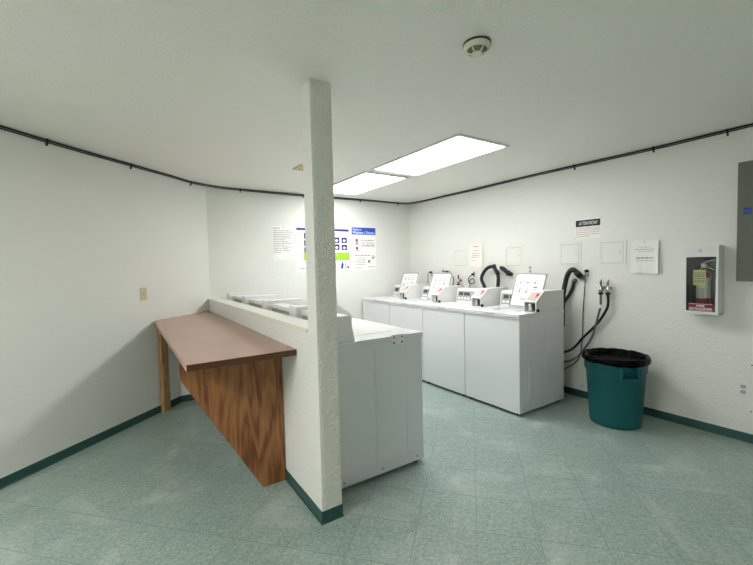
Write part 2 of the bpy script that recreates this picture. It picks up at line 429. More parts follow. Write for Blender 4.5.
# black cables along the top of the walls, and their clips
def cable_path(z, d):
    iL = P0+nL*d; k = (P0.x+.02)
    # along left wall, round the corner, along the back wall, round the corner, along the right wall
    pts = []
    for s_ in (4.4, 3.0, 2.2, 1.6, 1.0, .5, .25):
        p = P0+dL*s_+nL*d; pts.append((p.x, p.y, z+.004*math.sin(s_*3.1)))
    pts.append((P0.x+.06, YB-.05-d, z+.002))
    for x in (1.15, 1.5, 2.1, 2.7, 3.2, 3.75): pts.append((x, YB-d, z+.006*math.sin(x*2.3)))
    pts.append((XR-.08, YB-.07, z)); pts.append((XR-d, YB-.3, z))
    for y in (4.2, 3.5, 2.8, 2.1, 1.5, 1.0, .8, .3, -.6, -1.8): pts.append((XR-d, y, z+.005*math.sin(y*2.9)))
    return pts
tag(MB().tube(cable_path(2.431, .009), .0065, 10, 5).build('cable', 'cable'), 'upper of two black cables running along the top of all three walls', 'cable')
tag(MB().tube(cable_path(2.416, .008), .005, 10, 5).build('cable', 'cable'), 'lower, thinner of two black cables running along the top of the walls', 'cable')
def clip(p, rz, label):
    t = thing('cable_clip', label, 'cable clip', p, rz)
    # saddle over the cables
    MB().box(-.006, .006, -.018, -.014, -.034, -.001).box(-.006, .006, -.018, -.0005, -.038, -.034).build('strap', 'cable', t, bevel=.001)
    MB().lathe([(.0, 0), (.006, 0), (.006, .006), (0, .008)], 10, c=(0, -.008, -.046), M4=Matrix.Rotation(PI/2, 4, 'X')).build('nail', 'dark', t)
    MB().box(-.006, .006, -.008, -.0005, -.054, -.036).build('tab', 'cable', t)
phiL = math.radians(90-47.2); phiR = -PI/2
for (x, y), lb in zip(((-.417, 3.799), (.123, 4.299), (.705, 4.839)), ('black cable clip on the left wall, nearest the photo edge', 'black cable clip in the middle of the left wall top', 'black cable clip on the left wall close to the corner')):
    q = Vector((x, y, 0)); s_ = (q-P0).dot(dL); q = P0+dL*s_
    clip((q.x, q.y, 2.44), phiL, lb)
for x, lb in zip((1.302, 2.146, 3.062, 3.766), ('black cable clip on the back wall left of the crumpled notice', 'black cable clip on the back wall hidden close beside the column', 'black cable clip on the back wall above the blue headed poster', 'black cable clip on the back wall near the right corner')):
    clip((x, YB, 2.44), 0, lb)
for y, lb in zip((2.246, 1.529, 1.026), ('black cable clip on the right wall above the attention sign', 'black cable clip on the right wall between sign and extinguisher', 'black cable clip on the right wall above the grey electrical panel')):
    clip((XR, y, 2.44), phiR, lb)

# ------------------------------------------------------------------ folding counter
t = thing('folding_counter', 'brown laminate folding counter with wood end panel against the half wall', 'counter', (0, 0, 0))
HC = .938
def dpt(x): return YB-(.9-x)*math.cos(TA)/math.sin(TA)
XF = .266
def top_prof():
    return [(XP-.002, 2.226), (XF, 2.226), (XF, dpt(XF)-.012), (XP-.002, dpt(XP)-.012)]
m = MB().mat('laminate').prism(top_prof(), 'z', HC-.038, HC)
m.mat('edge')
for f in m.bm.faces:
    if abs(f.normal.z) < .5 and f.calc_center_median().y < 2.23: f.material_index = m.cur
bmesh.ops.recalc_face_normals(m.bm, faces=m.bm.faces)
for f in m.bm.faces:
    if f.calc_center_median().y < 2.23 or f.normal.z < -.5: f.material_index = m.cur
m.build('countertop', None, t, bevel=.006, seg=3)
MB().prism([(.724, .0), (XP-.006, .0), (XP-.006, HC-.0385), (.262, HC-.0385), (.262, .80)], 'y', 2.49, 2.512).build('end_panel', 'wood', t, bevel=.0015, label='reddish wood-grained panel cut on a diagonal')
m = MB(); lc = Vector((.319, 4.408, 0)); ld = Vector((-math.sin(math.radians(38)), math.cos(math.radians(38)), 0)); rd = Vector((math.sin(TA), math.cos(TA), 0))
ld = -Vector((nL.x, nL.y, 0)); rd = Vector((math.sin(TA), math.cos(TA), 0))
lc = lc+rd*-.004
m.prism([(q.x, q.y) for q in (lc, lc+rd*.086, lc+rd*.086+ld*.042, lc+ld*.042)], 'z', 0, HC-.0385)
m.build('post', 'post', t, bevel=.002, label='bare pine post against the left wall')
MB().box(XF+.03, XP-.01, 4.2, 4.235, HC-.11, HC-.039).build('rail', 'post', t)

# ------------------------------------------------------------------ washers
W, D = .678, .72
HW = .953
def washer(label, opened):
    t = thing('washing_machine', label, 'washing machine', (0, 0, 0))
    # cabinet: skin with embossed side ribs, kick seam, open top
    m = MB().mat('enamel'); y0, y1 = .0015, W-.0015
    m.box(0, D, y0, y1, .028, .918)
    for side, yy in ((-1, y0), (1, y1)):
        o_ = .0035*side
        for xx in (.145, .405): m.box(xx-.004, xx+.004, yy, yy+o_, .12, .893)
        m.box(.405, D-.04, yy, yy+o_, .885, .893)
        m.box(.02, D-.02, yy, yy+o_, .093, .100)
    m.box(-.002, .0, y0+.01, y1-.01, .060, .064)
    m.mat('dark')
    for xx in (.06, .36, .66):
        for yy in (-.001, W-.002): m.box(xx-.005, xx+.005, yy-.0, yy+.003, .055, .065)
    m.build('cabinet', None, t, bevel=.006, seg=2)
    m = MB()
    for xx, yy in ((.05, .05), (.05, W-.05), (D-.05, .05), (D-.05, W-.05)):
        MB().lathe([(.0, 0), (.024, 0), (.024, .012), (.012, .014), (.012, .03), (0, .03)], 14, c=(xx, yy, 0)).build('foot', 'black', t)
    MB().box(.03, D-.03, .03, W-.03, .018, .03).build('base_frame', 'black', t)
    # deck with the tub opening
    hx0, hx1, hy0, hy1 = .20, .49, .16, .485
    m = MB().box(-.008, hx0, -.001, W+.001, .918, HW).box(hx1, D, -.001, W+.001, .918, HW)
    m.box(hx0, hx1, -.001, hy0, .918, HW).box(hx0, hx1, hy1, W+.001, .918, HW)
    bmesh.ops.remove_doubles(m.bm, verts=m.bm.verts, dist=1e-5)
    inner = [f for f in m.bm.faces if 0]
    m.build('top_deck', 'enamel_deck', t)
    m = MB(); m.box(-.0095, -.0078, .02, W-.02, .926, .930); m.box(-.0095, -.0078, .28, .40, .936, .944)
    m.build('front_badge', 'grey', t)
    m = MB().lathe([(.0, .9185), (.10, .9185), (.14, .930), (.14, .9515)], 36, c=((hx0+hx1)/2, (hy0+hy1)/2, 0)); m.build('tub', 'tub', t, smooth=True)
    # lid, 0.38 x 0.385
    m = MB(); L_ = .385; yA, yB = .13, .51
    def rr(y0, y1, l0, l1, r):
        pts = []
        for cx, cy, a0 in ((l1-r, y1-r, 0), (l0+.004, y1-.004, 90), (l0+.004, y0+.004, 180), (l1-r, y0+r, 270)):
            rad = r if cx > (l0+l1)/2 else .004
            for k in range(5):
                an = math.radians(a0+k*22.5); pts.append((cx+rad*math.cos(an), cy+rad*math.sin(an)))
        return pts
    m.mat('enamel_deck').prism(rr(yA, yB, 0, L_, .022), 'z', 0, .012)
    lid = m.build('lid', None, t, bevel=.003)
    g = MB().prism(rr(yA+.004, yB-.004, .006, L_-.004, .020), 'z', -.003, -.0002)
    gk = g.build('lid_gasket', 'lidrim', lid)
    g = MB().mat('enamel_deck').prism(rr(yA+.018, yB-.018, .014, L_-.018, .016), 'z', -.0046, -.002)
    pr = g      # washed-out instruction print belongs to the liner's surface
    rnd = random.Random(3)
    def mark(l, y, dl, dy): pr.box(l-dl/2, l+dl/2, y-dy/2, y+dy/2, -.0052, -.0044)
    for row in range(2):
        for col in range(3):
            cy = .40-col*.085; cl = .285-row*.10
            pr.mat('ink')
            for k in range(2): mark(cl+.020-k*.013, cy, .005, .052-k*.012)
            mark(cl-.012, cy-.01, .022, .022); mark(cl-.016, cy+.018, .004, .02)
    pr.mat('dark'); mark(.225, .405, .012, .040); mark(.15, .40, .007, .03); mark(.10, .37, .03, .02)
    pr.mat('ink'); mark(.335, .37, .006, .07); mark(.332, .28, .006, .07); mark(.10, .30, .006, .1); mark(.085, .30, .006, .08)
    pr.build('lid_liner', None, lid)
    # the lid's hinge lies along y at x=.51: closed it reaches forward, open it leans back on the console
    if opened:
        ang = math.atan2(.355, .14)
        lid.matrix_local = Matrix.Translation((.512, W-.038, HW+.006)) @ Matrix.Rotation(PI-ang, 4, 'Y') @ Matrix.Rotation(PI, 4, 'Z')
    else:
        lid.matrix_local = Matrix.Translation((.515, W-.038, HW-.0085)) @ Matrix.Rotation(PI, 4, 'Z')
    # console
    cp = [(.540, HW), (.572, 1.112), (.582, 1.123), (.700, 1.123), (.700, 1.092), (.690, 1.088), (.690, HW)]
    con = MB().prism(cp, 'y', .152, W-.022).build('console', 'plastic', t, bevel=.003)
    MB().box(.690, .6945, .17, W-.04, .965, 1.086).build('back_plate', 'grey', con, label='grey plate at the rear of the console')
    # control panel on the sloped front: local frame along the slope
    n_ = Vector((-(1.112-HW), 0, .032)).normalized(); s_ = Vector((.032, 0, 1.112-HW)).normalized()
    def onface(mb_, y0, y1, v0, v1, out_, d0=0.0):
        o0 = Vector((.540, 0, HW))
        vs = []
        for d_ in (d0, out_):
            for (yy, vv) in ((y0, v0), (y1, v0), (y1, v1), (y0, v1)): vs.append(mb_.bm.verts.new(o0+s_*vv+n_*d_+Vector((0, yy, 0))))
        for q in ((0,3,2,1),(4,5,6,7),(0,1,5,4),(1,2,6,5),(2,3,7,6),(3,0,4,7)): mb_._f([vs[i] for i in q])
    m = MB(); onface(m, .20, W-.04, .022, .142, .002); pn = m.build('control_panel', 'grey', t, bevel=.001)
    m = MB(); onface(m, .545, .61, .085, .125, .0035, .0015); m.build('display', 'dark', pn)
    for k in range(4):
        m = MB(); onface(m, .43+k*.052, .466+k*.052, .035, .060, .006, .0015); m.build('button', 'white', pn, bevel=.002)
    m = MB(); onface(m, .43, .53, .085, .125, .003, .0015); m.build('print', 'dark', pn)
    # coin box: side cheeks, core with a recess, slide, lock, price sticker
    full = [(.272, HW+.001), (.272, 1.052), (.40, 1.148), (.735, 1.148), (.735, HW+.001)]
    core = [(.345, HW+.001), (.345, 1.046), (.272, 1.046), (.272, 1.052), (.40, 1.148), (.735, 1.148), (.735, HW+.001)]
    m = MB().prism(full, 'y', .012, .020).prism(full, 'y', .140, .148).prism(core, 'y', .020, .140)
    bmesh.ops.remove_doubles(m.bm, verts=m.bm.verts, dist=1e-5)
    cb = m.build('coin_box', 'plastic', t)
    MB().lathe([(.0, HW+.001), (.032, HW+.001), (.034, HW+.06), (.030, HW+.075), (0, HW+.075)], 24, c=(.315, .095, 0)).build('coin_slide', 'steel', cb, smooth=False)
    MB().box(.276, .343, .030, .058, HW+.012, HW+.082).build('coin_lock', 'black', cb, bevel=.004)
    MB().lathe([(0, 0), (.016, 0), (.016, .02), (0, .024)], 14, c=(.284, .012, HW+.017), M4=Matrix.Rotation(PI/2, 4, 'X')).build('lock_barrel', 'black', cb)
    sn = Vector((-.096, 0, .128)).normalized(); sv = Vector((.128, 0, .096)).normalized(); o0 = Vector((.272, 0, 1.052))
    def onslope(mb_, y0, y1, v0, v1, out_, d0=.0):
        vs = []
        for d_ in (d0, out_):
            for (yy, vv) in ((y0, v0), (y1, v0), (y1, v1), (y0, v1)): vs.append(mb_.bm.verts.new(o0+sv*vv+sn*d_+Vector((0, yy, 0))))
        for q in ((0,3,2,1),(4,5,6,7),(0,1,5,4),(1,2,6,5),(2,3,7,6),(3,0,4,7)): mb_._f([vs[i] for i in q])
    m = MB(); onslope(m, .030, .132, .02, .14, .0012); fp_ = m.build('face_plate', 'rosy', cb)
    m = MB(); onslope(m, .034, .062, .06, .125, .0022, .001); m.build('price_sticker', 'pinklabel', fp_)
    m = MB(); onslope(m, .038, .058, .090, .112, .0032, .002); m.build('coin_slot', 'inkdark', fp_)
    return t

right_labels = {
    0: 'white coin-operated washer at the near end of the right row, lid open',
    1: 'white coin-operated washer with lid shut, second from the near end of right row',
    2: 'white coin-operated washer with lid open, third from the near end of right row',
    3: 'white coin-operated washer with lid open in the back corner of the right row'}
left_labels = {
    0: 'white washer beside the column with a screwed bracket on its grey-shaded side',
    1: 'white washer behind the half wall, second from the column',
    2: 'white washer behind the half wall, third from the column',
    3: 'white washer behind the half wall, closest to the back wall'}
GR = 'coin-operated washers along the right wall'; GL = 'coin-operated washers behind the half wall'
pitch = .6835
w_open = washer(right_labels[0], True); w_shut = washer(right_labels[1], False)
XW0, YW0 = 3.027, 2.2154
for k in range(4):
    loc = (XW0, YW0+k*pitch, 0)
    if k == 0: o = w_open; o.location = loc
    elif k == 1: o = w_shut; o.location = loc
    else: o = dup(w_open, right_labels[k], loc)
    o['group'] = GR
XL, YL = 1.789, 2.127
for k in range(4):
    o = dup(w_shut, left_labels[k], (XL, YL+W+k*pitch, 0), PI); o['group'] = GL
    if k == 0: near_left = o
# bracket on the near left washer: local x = XL-X, local y = W at Y=YL
br = MB().box(.160, .276, W+.0035, W+.009, .890, .962).build('bracket', 'white', near_left, bevel=.003, label='flat white bracket with four screws')
for xx in (.183, .253):
    for zz in (.907, .945):
        MB().lathe([(0, 0), (.0075, 0), (.006, .003), (0, .0035)], 12, c=(xx, W+.0088, zz), M4=Matrix.Rotation(-PI/2, 4, 'X')).build('screw', 'dark', br)

# ------------------------------------------------------------------ bin and liner
TC = (3.62, 1.665)
t = thing('trash_bin', 'round teal plastic trash bin on the floor by the right wall', 'trash bin', (TC[0], TC[1], 0))
MB().lathe([(0, .004), (.190, 0), (.197, .008), (.201, .05), (.230, .47), (.240, .476), (.244, .575), (.247, .58), (.247, .590), (.238, .590), (.225, .46), (.195, .03), (0, .03)], 56).build('barrel', 'can', t, smooth=False)
for ang in (math.radians(229), math.radians(49)):
    m = MB()
    Rm = Matrix.Rotation(ang, 4, 'Z')
    for (y0, y1, z0, z1, x0, x1) in ((-.075, -.058, .44, .535, .225, .270), (.058, .075, .44, .535, .225, .270), (-.075, .075, .435, .457, .230, .275)):
        m.box(x0, x1, y0, y1, z0, z1)
    bmesh.ops.transform(m.bm, matrix=Rm, verts=m.bm.verts)
    m.build('handle', 'can', t, bevel=.004)
rb = random.Random(5)
ph = [rb.uniform(0, 6.28) for _ in range(8)]
def wob(a): return .5*math.sin(5*a+ph[0])+.35*math.sin(9*a+ph[1])+.3*math.sin(17*a+ph[2])
def bagjit(r, z, a, j):
    w = wob(a)
    if j == 0: return r+.003*w, z+.007*w-.004*math.sin(2*a)
    if j in (1, 2): return r+.003*wob(a+1), z+.004*w
    if j in (3, 4): return r, z+.004*wob(2*a)
    return (r*(1+.012*wob(a+j)), z+.006*wob(a+j*1.7)) if j < 7 else (r*(.9+.06*wob(a+j)), z+.012*wob(a+j*1.7))
m = MB().lathe([(.259, .556), (.260, .566), (.261, .584), (.257, .603), (.243, .610), (.228, .598), (.218, .53), (.208, .42), (.2, .25), (.17, .12), (.02, .10)], 72, jit=bagjit)
for f in m.bm.faces: f.smooth = True
o = m.build('bin_liner', 'bag', None, smooth=True); o.location = (TC[0], TC[1], 0)
tag(o, 'black plastic bag lining the teal trash bin and folded over its rim', 'bin liner')

# ------------------------------------------------------------------ things on walls (local: x right, z up, front -y)
def outlet(label, loc, rz, kind='duplex', m_='plastic', w=.073, h=.118):
    t = thing('wall_outlet' if kind == 'duplex' else 'wall_plate', label, 'outlet' if kind == 'duplex' else 'wall plate', loc, rz)
    MB().box(-w/2, w/2, -.006, -.0003, -h/2, h/2).build('plate', m_, t, bevel=.002)
    if kind == 'duplex':
        for zz in (.021, -.021):
            r_ = MB().box(-.016, .016, -.009, -.005, zz-.014, zz+.014).build('receptacle', 'faint', t, bevel=.003)
            MB().box(-.008, -.005, -.0098, -.0085, zz-.002, zz+.007).box(.005, .008, -.0098, -.0085, zz-.002, zz+.007).box(-.002, .002, -.0098, -.0085, zz-.010, zz-.006).build('slot', 'dark', r_)
    MB().lathe([(0, 0), (.003, 0), (.002, .0015), (0, .002)], 8, c=(0, -.0058, 0), M4=Matrix.Rotation(PI/2, 4, 'X')).build('screw', 'dark', t)
    return t
outlet('white duplex wall outlet low on the right wall near the photo edge', (XR, .907, .41), phiR)
outlet('white wall outlet with a black plug above the open washer hoses', (XR, 2.110, 1.310), phiR)
outlet('white wall outlet seen over the open lid of the near right washer', (XR, 2.778, 1.349), phiR)
outlet('white wall outlet with a coiled black cord above the shut washer', (XR, 3.64, 1.29), phiR)
outlet('white wall outlet with a black plug nearest the back corner', (XR, 4.49, 1.29), phiR)
q = P0+dL*((Vector((.18, 4.352, 0))-P0).dot(dL))
t = thing('light_switch', 'beige switch plate on the left wall above the folding counter', 'switch', (q.x, q.y, 1.213), phiL)
MB().box(-.038, .038, -.006, -.0003, -.06, .06).build('plate', 'beige', t, bevel=.002)
MB().box(-.006, .006, -.016, -.005, -.006, .012).build('toggle', 'beige', t, bevel=.002)

def access_panel(label, yl, yr, z0, z1, m_='plastic', latch=True):
    yc, zc = (yl+yr)/2, (z0+z1)/2; hw, hh = (yl-yr)/2, (z1-z0)/2
    t = thing('access_panel', label, 'access panel', (XR, yc, zc), phiR)
    m = MB(); b_ = .024
    m.box(-hw, -hw+b_, -.005, -.0003, -hh, hh).box(hw-b_, hw, -.005, -.0003, -hh, hh).box(-hw+b_, hw-b_, -.005, -.0003, -hh, -hh+b_).box(-hw+b_, hw-b_, -.005, -.0003, hh-b_, hh)
    bmesh.ops.remove_doubles(m.bm, verts=m.bm.verts, dist=1e-5)
    m.build('frame', 'board', t)
    MB().box(-hw+b_, hw-b_, -.0012, -.0004, -hh+b_, hh-b_).build('gap', 'faint', t)  # grey sheet standing for the shade in the gap round the door
    d_ = MB().box(-hw+b_+.004, hw-b_-.004, -.0045, -.001, -hh+b_+.004, hh-b_-.004).build('door', 'board', t)
    MB().lathe([(0, 0), (.006, 0), (.005, .002), (0, .0025)], 10, c=(hw-b_-.03, -.0044, .01), M4=Matrix.Rotation(PI/2, 4, 'X')).build('latch', 'ink', d_)
access_panel('square white access panel left of and below the attention sign', 2.425, 2.180, 1.381, 1.640)
access_panel('square white access panel between attention sign and crumpled sheet', 2.003, 1.749, 1.382, 1.636)
access_panel('square white access panel above the black drain hoses', 3.136, 2.879, 1.372, 1.641)
access_panel('square white access panel left of the pinkish notice', 4.025, 3.770, 1.384, 1.641)

# attention sign
t = thing('attention_sign', 'white sign with a black ATTENTION header on the right wall', 'sign', (XR, 2.112, 1.767), phiR)
MB().box(-.138, .138, -.003, -.0003, -.104, .104).build('plate', 'white', t, bevel=.001)
MB().box(-.124, .124, -.0042, -.0028, .022, .088).build('header', 'inkdark', t)
MB().text('ATTENTION!', .046, 0, -.0045, .039, .19, .3, .004, 'CENTER').build('lettering', 'white', t)
def greek(mb_, x0, x1, z, h, rnd, y=-.0042, fill=1.0):
    x = x0
    end = x0+(x1-x0)*fill
    while x < end-.004:
        w_ = min(rnd.uniform(.6, 2.6)*h*2.2, end-x)
        mb_.box(x, x+w_, y, y+.0012, z-h/2, z+h/2); x += w_+h*.9
rnd = random.Random(11); m = MB()
for k in range(5): greek(m, -.122, .122, .004-k*.021, .006, rnd, fill=(1, 1, 1, .95, .6)[k])
m.build('small_print', 'inkred', t)
MB().lathe([(0, 0), (.004, 0), (0, .003)], 8, c=(.13, -.003, .097), M4=Matrix.Rotation(PI/2, 4, 'X')).lathe([(0, 0), (.004, 0), (0, .003)], 8, c=(-.13, -.003, -.097), M4=Matrix.Rotation(PI/2, 4, 'X')).build('pin', 'dark', t)

# paper sheets
def sheet(name, label, loc, rz, w, h, m_, lift, lines, ink='ink', seed=1, cat='notice'):
    t = thing(name, label, cat, loc, rz)
    def P(u, v, e=0):
        x, z = (u-.5)*w, (v-.5)*h
        return (x, -.001-lift(u, v)-e, z)
    m = MB(); m.grid(lambda u, v: P(u, v), 24, 30); m.grid(lambda u, v: P(u, v, .0007), 24, 30)
    m.build('paper', m_, t, smooth=True)
    rnd = random.Random(seed); m = MB()
    def strip(u0, u1, v, hv):
        n = 6
        for k in range(n):
            ua, ub = u0+(u1-u0)*k/n, u0+(u1-u0)*(k+1)/n
            vs = [m.bm.verts.new(P(a_, b_, .0016)) for a_, b_ in ((ua, v-hv), (ub, v-hv), (ub, v+hv), (ua, v+hv))]
            m._f(vs)
    for (v, u0, u1, hv) in lines:
        u = u0
        while u < u1-.015:
            w_ = min(rnd.uniform(.04, .16), u1-u); strip(u, u+w_, v, hv); u += w_+.022
    m.build('print', ink, t)
    MB().lathe([(0, 0), (.005, 0), (.003, .004), (0, .005)], 8, c=(0, -.002-lift(.5, .96), h*.46), M4=Matrix.Rotation(PI/2, 4, 'X')).build('pin', 'dark', t)
    return t
def crumple(amp, s):
    def f(u, v):
        a_ = abs(math.sin(3.1*u*1.3+5.2*v+s)+.6*math.sin(7.3*u-4.4*v+2*s))
        return amp*a_
    return f
cr1 = crumple(.004, .6)
lines_r = [(.80, .3, .75, .006), (.73, .16, .85, .008), (.665, .3, .8, .006), (.47, .2, .82, .02), (.385, .2, .85, .008)]
sheet('paper_notice', 'crumpled white paper notice curling off the right wall beside the access panels', (XR, 1.594, 1.459), phiR, .228, .300, 'paper',
      lambda u, v: .003+cr1(u, v)+.028*max(0, u-.55)**2*4*(1.1-v*.6)+.02*max(0, .3-v)*max(0, .75-abs(u-.35)), lines_r, 'ink', 4)
sheet('paper_notice', 'pinkish paper notice on the right wall above the washers', (XR, 3.602, 1.535), phiR, .242, .308, 'cream',
      lambda u, v: .002+.018*max(0, u-.7)**2*6, [(.90, .3, .7, .02), (.74, .26, .72, .014), (.61, .2, .75, .014), (.52, .2, .75, .014), (.44, .16, .72, .012), (.30, .15, .5, .010), (.03, .05, .35, .008)], 'inkred', 6)
cr2 = crumple(.003, 2.2)
sheet('paper_notice', 'crumpled white paper notice at the left end of the back wall papers', (1.842, YB, 1.762), 0, .30, .46, 'paper',
      lambda u, v: .002+cr2(u, v)+.03*max(0, .18-v)*max(0, u-.4), [(.93, .05, .4, .012)]+[(.86-k*.052, .06, (.85, .95, .9, .8, .92, .6, .75, .9, .55, .9, .7, .8, .4)[k], .010) for k in range(13)], 'ink', 8)

# big poster, half behind the column
t = thing('instruction_poster', 'large poster with purple header and lime green band partly behind the column', 'poster', (2.435, YB, 1.682), 0)
MB().box(-.435, .435, -.003, -.0003, -.307, .307).build('paper', 'poster', t)
MB().box(-.405, .415, -.0042, -.0028, .262, .296).build('header', 'navy', t)
MB().box(-.31, .415, -.0042, -.0028, -.155, -.045).build('green_band', 'green', t)
icons = [(-.215, .13), (-.215, .01), (-.215, -.0), (.0, .13), (.18, .14), (.18, .015), (.33, .14), (.33, .015)]
for ix, iz in ((-.252, .185), (-.252, .085), (-.252, -.012), (-.05, .185), (-.05, .085), (.10, .135), (.10, .035), (.21, .135), (.21, .035), (.335, .135), (.335, .03)):
    m = MB().mat('navy').box(ix-.045, ix+.045, -.0042, -.0028, iz-.04, iz+.04)
    m.mat('white').prism([(ix-.028, iz-.012), (ix+.006, iz-.03), (ix+.026, iz+.0), (ix-.006, iz+.016)], 'y', -.0050, -.0040)
    m.build('icon', None, t)
rnd = random.Random(21); m = MB()
greek(m, -.28, .40, .232, .012, rnd)
for iz in (.215, .115, .02): greek(m, -.335, -.315, iz, .012, rnd)
for iz in (.20, .10): greek(m, .05, .40, iz-.008, .008, rnd)
greek(m, -.36, -.22, -.262, .012, rnd); greek(m, .03, .18, -.2, .012, rnd); greek(m, .03, .17, -.225, .012, rnd)
m.build('print', 'ink', t)
m = MB(); greek(m, -.25, .2, -.085, .02, rnd, y=-.0050); greek(m, -.25, .1, -.122, .014, rnd, y=-.0050); m.build('band_lettering', 'white', t)
m = MB().mat('navy').prism([(.27, -.275), (.30, -.285), (.315, -.22), (.30, -.185), (.285, -.20)], 'y', -.0044, -.0028)
m.mat('green').prism([(.335, -.285), (.352, -.285), (.352, -.20), (.335, -.20)], 'y', -.0044, -.0028)
m.mat('navy').prism([(.375, -.27), (.41, -.285), (.40, -.25), (.38, -.235)], 'y', -.0044, -.0028)
m.build('emblem', None, t)

# blue-headed poster
t = thing('instruction_poster', 'white poster with a bright blue header, rightmost on the back wall', 'poster', (3.112, YB, 1.697), 0)
MB().box(-.212, .212, -.003, -.0003, -.318, .318).build('paper', 'poster', t)
MB().box(-.212, .212, -.0042, -.0028, .208, .316).build('header', 'blue', t)
m = MB(); m.text('Guide to', .042, -.195, -.0045, .272, None, 0, .012); m.text('Washers / Dryers', .058, -.198, -.0045, .222, .39, 0, .008)
m.build('lettering', 'white', t)
m = MB(); rnd = random.Random(31)
for z in (.125, .04, -.105): greek(m, -.05 if z > 0 else -.17, .19 if z > 0 else .12, z, .014, rnd)
for z in (.090, .072, .055): greek(m, -.04, .19, z, .007, rnd)
for z in (-.14, -.165, -.19, -.215, -.24): greek(m, -.16, .03, z, .008, rnd)
greek(m, -.16, -.04, -.29, .009, rnd); greek(m, .07, .19, -.28, .011, rnd)
m.build('print', 'ink', t)
m = MB().mat('skin').lathe([(0, 0), (.026, 0), (0, .001)], 16, c=(-.125, -.0032, .10), M4=Matrix.Rotation(PI/2, 4, 'X'))
m.mat('skin').prism([(-.165, .05), (-.09, .05), (-.10, .085), (-.15, .085)], 'y', -.0044, -.0028)
m.mat('purple').lathe([(0, 0), (.02, 0), (0, .001)], 12, c=(-.13, -.0040, .128), M4=Matrix.Rotation(PI/2, 4, 'X'))
m.mat('inkdark').lathe([(0, 0), (.022, 0), (0, .001)], 14, c=(-.125, -.0034, .005), M4=Matrix.Rotation(PI/2, 4, 'X'))
m.mat('skin').prism([(-.155, -.03), (-.10, -.05), (-.095, -.012), (-.14, -.005)], 'y', -.0044, -.0028)
m.mat('inkred').lathe([(0, 0), (.028, 0), (0, .001)], 14, c=(.16, -.0032, -.13), M4=Matrix.Rotation(PI/2, 4, 'X'))
m.mat('white').lathe([(0, 0), (.02, 0), (0, .001)], 14, c=(.16, -.0040, -.13), M4=Matrix.Rotation(PI/2, 4, 'X'))
m.mat('ink').lathe([(0, 0), (.024, 0), (0, .001)], 14, c=(.085, -.0032, -.195), M4=Matrix.Rotation(PI/2, 4, 'X'))
m.build('picture', None, t)

# fire extinguisher cabinet (surface mounted) with extinguisher and tag
cy, cz = 1.146, 1.260
t = thing('extinguisher_cabinet', 'white metal fire extinguisher cabinet on the right wall', 'extinguisher cabinet', (XR, cy, cz), phiR)
hw, hh, dp = .109, .273, .122
m = MB(); th = .006
m.mat('cabinet').box(-hw, -hw+th, -dp, -.0005, -hh, hh).box(hw-th, hw, -dp, -.0005, -hh, hh).box(-hw, hw, -dp, -.0005, hh-th, hh).box(-hw, hw, -dp, -.0005, -hh, -hh+th)
m.mat('cabside').box(-hw+th, hw-th, -.006, -.0005, -hh+th, hh-th)
m.box(-hw+th, -hw+th+.002, -dp+.004, -.006, -hh+th, hh-th).box(hw-th-.002, hw-th, -dp+.004, -.006, -hh+th, hh-th)
m.build('case', None, t)
m = MB(); zt = hh-.086
fr = .014
m.box(-hw-.002, hw+.002, -dp-.006, -dp, zt, hh+.002).box(-hw-.002, -hw+fr, -dp-.006, -dp, -hh-.002, zt).box(hw-fr, hw+.002, -dp-.006, -dp, -hh-.002, zt).box(-hw+fr, hw-fr, -dp-.006, -dp, -hh-.002, -hh+.022)
bmesh.ops.remove_doubles(m.bm, verts=m.bm.verts, dist=1e-5)
dr = m.build('door', 'cabinet', t, bevel=.0015)
MB().box(-hw+fr-.003, hw-fr+.003, -dp-.002, -dp+.0005, -hh+.018, zt+.003).build('pane', 'glass', dr)
MB().lathe([(0, 0), (.010, 0), (.010, .005), (.007, .007), (0, .008)], 18, c=(-.004, -dp-.006, hh-.036), M4=Matrix.Rotation(PI/2, 4, 'X')).build('lock', 'steel', dr)
lb = MB().box(-.079, .079, -dp-.0032, -dp-.0018, -hh+.025, -hh+.086).build('label', 'redlabel', dr, label='red label reading FIRE EXTINGUISHER')
m = MB().text('FIRE', .021, 0, -dp-.0036, -hh+.058, .052, 0, .02, 'CENTER'); m.text('EXTINGUISHER', .021, 0, -dp-.0036, -hh+.036, .145, 0, .02, 'CENTER')
m.box(-.075, .075, -dp-.0042, -dp-.0034, -hh+.0795, -hh+.082).box(-.075, .075, -dp-.0042, -dp-.0034, -hh+.028, -hh+.0305)
m.build('lettering', 'white', lb)

ec = Vector((XR-.058, cy, cz-hh+.0065))
t = thing('fire_extinguisher', 'red fire extinguisher standing inside the white wall cabinet', 'fire extinguisher', ec, phiR)
r0 = .046
MB().lathe([(0, 0), (r0-.006, 0), (r0, .006), (r0, .30), (r0-.008, .325), (r0-.026, .345), (.018, .352), (.018, .362), (0, .362)], 36).build('cylinder', 'red', t, smooth=True)
m = MB()
def arc(a0, a1, z0, z1, r):
    n = 18; pv = None
    for k in range(n+1):
        a_ = a0+(a1-a0)*k/n
        q = [m.bm.verts.new((r*math.cos(a_), r*math.sin(a_), z)) for z in (z0, z1)]
        if pv: m._f([pv[0], q[0], q[1], pv[1]], True)
        pv = q
arc(math.radians(175), math.radians(365), .12, .285, r0+.0008); m.build('label', 'cream', t)
m = MB(); arc(math.radians(215), math.radians(290), .125, .205, r0+.0014); m.build('pictogram_strip', 'inkl', t)
MB().box(-.016, .016, -.016, .016, .362, .392).tube([(0, 0, .355), (0, 0, .395)], .013, 12).build('valve', 'steel', t, bevel=.002)
MB().tube([(-.022, -.008, .392), (.02, -.012, .412), (.078, -.02, .430)], .007, 8, 4).build('lever', 'chrome', t)
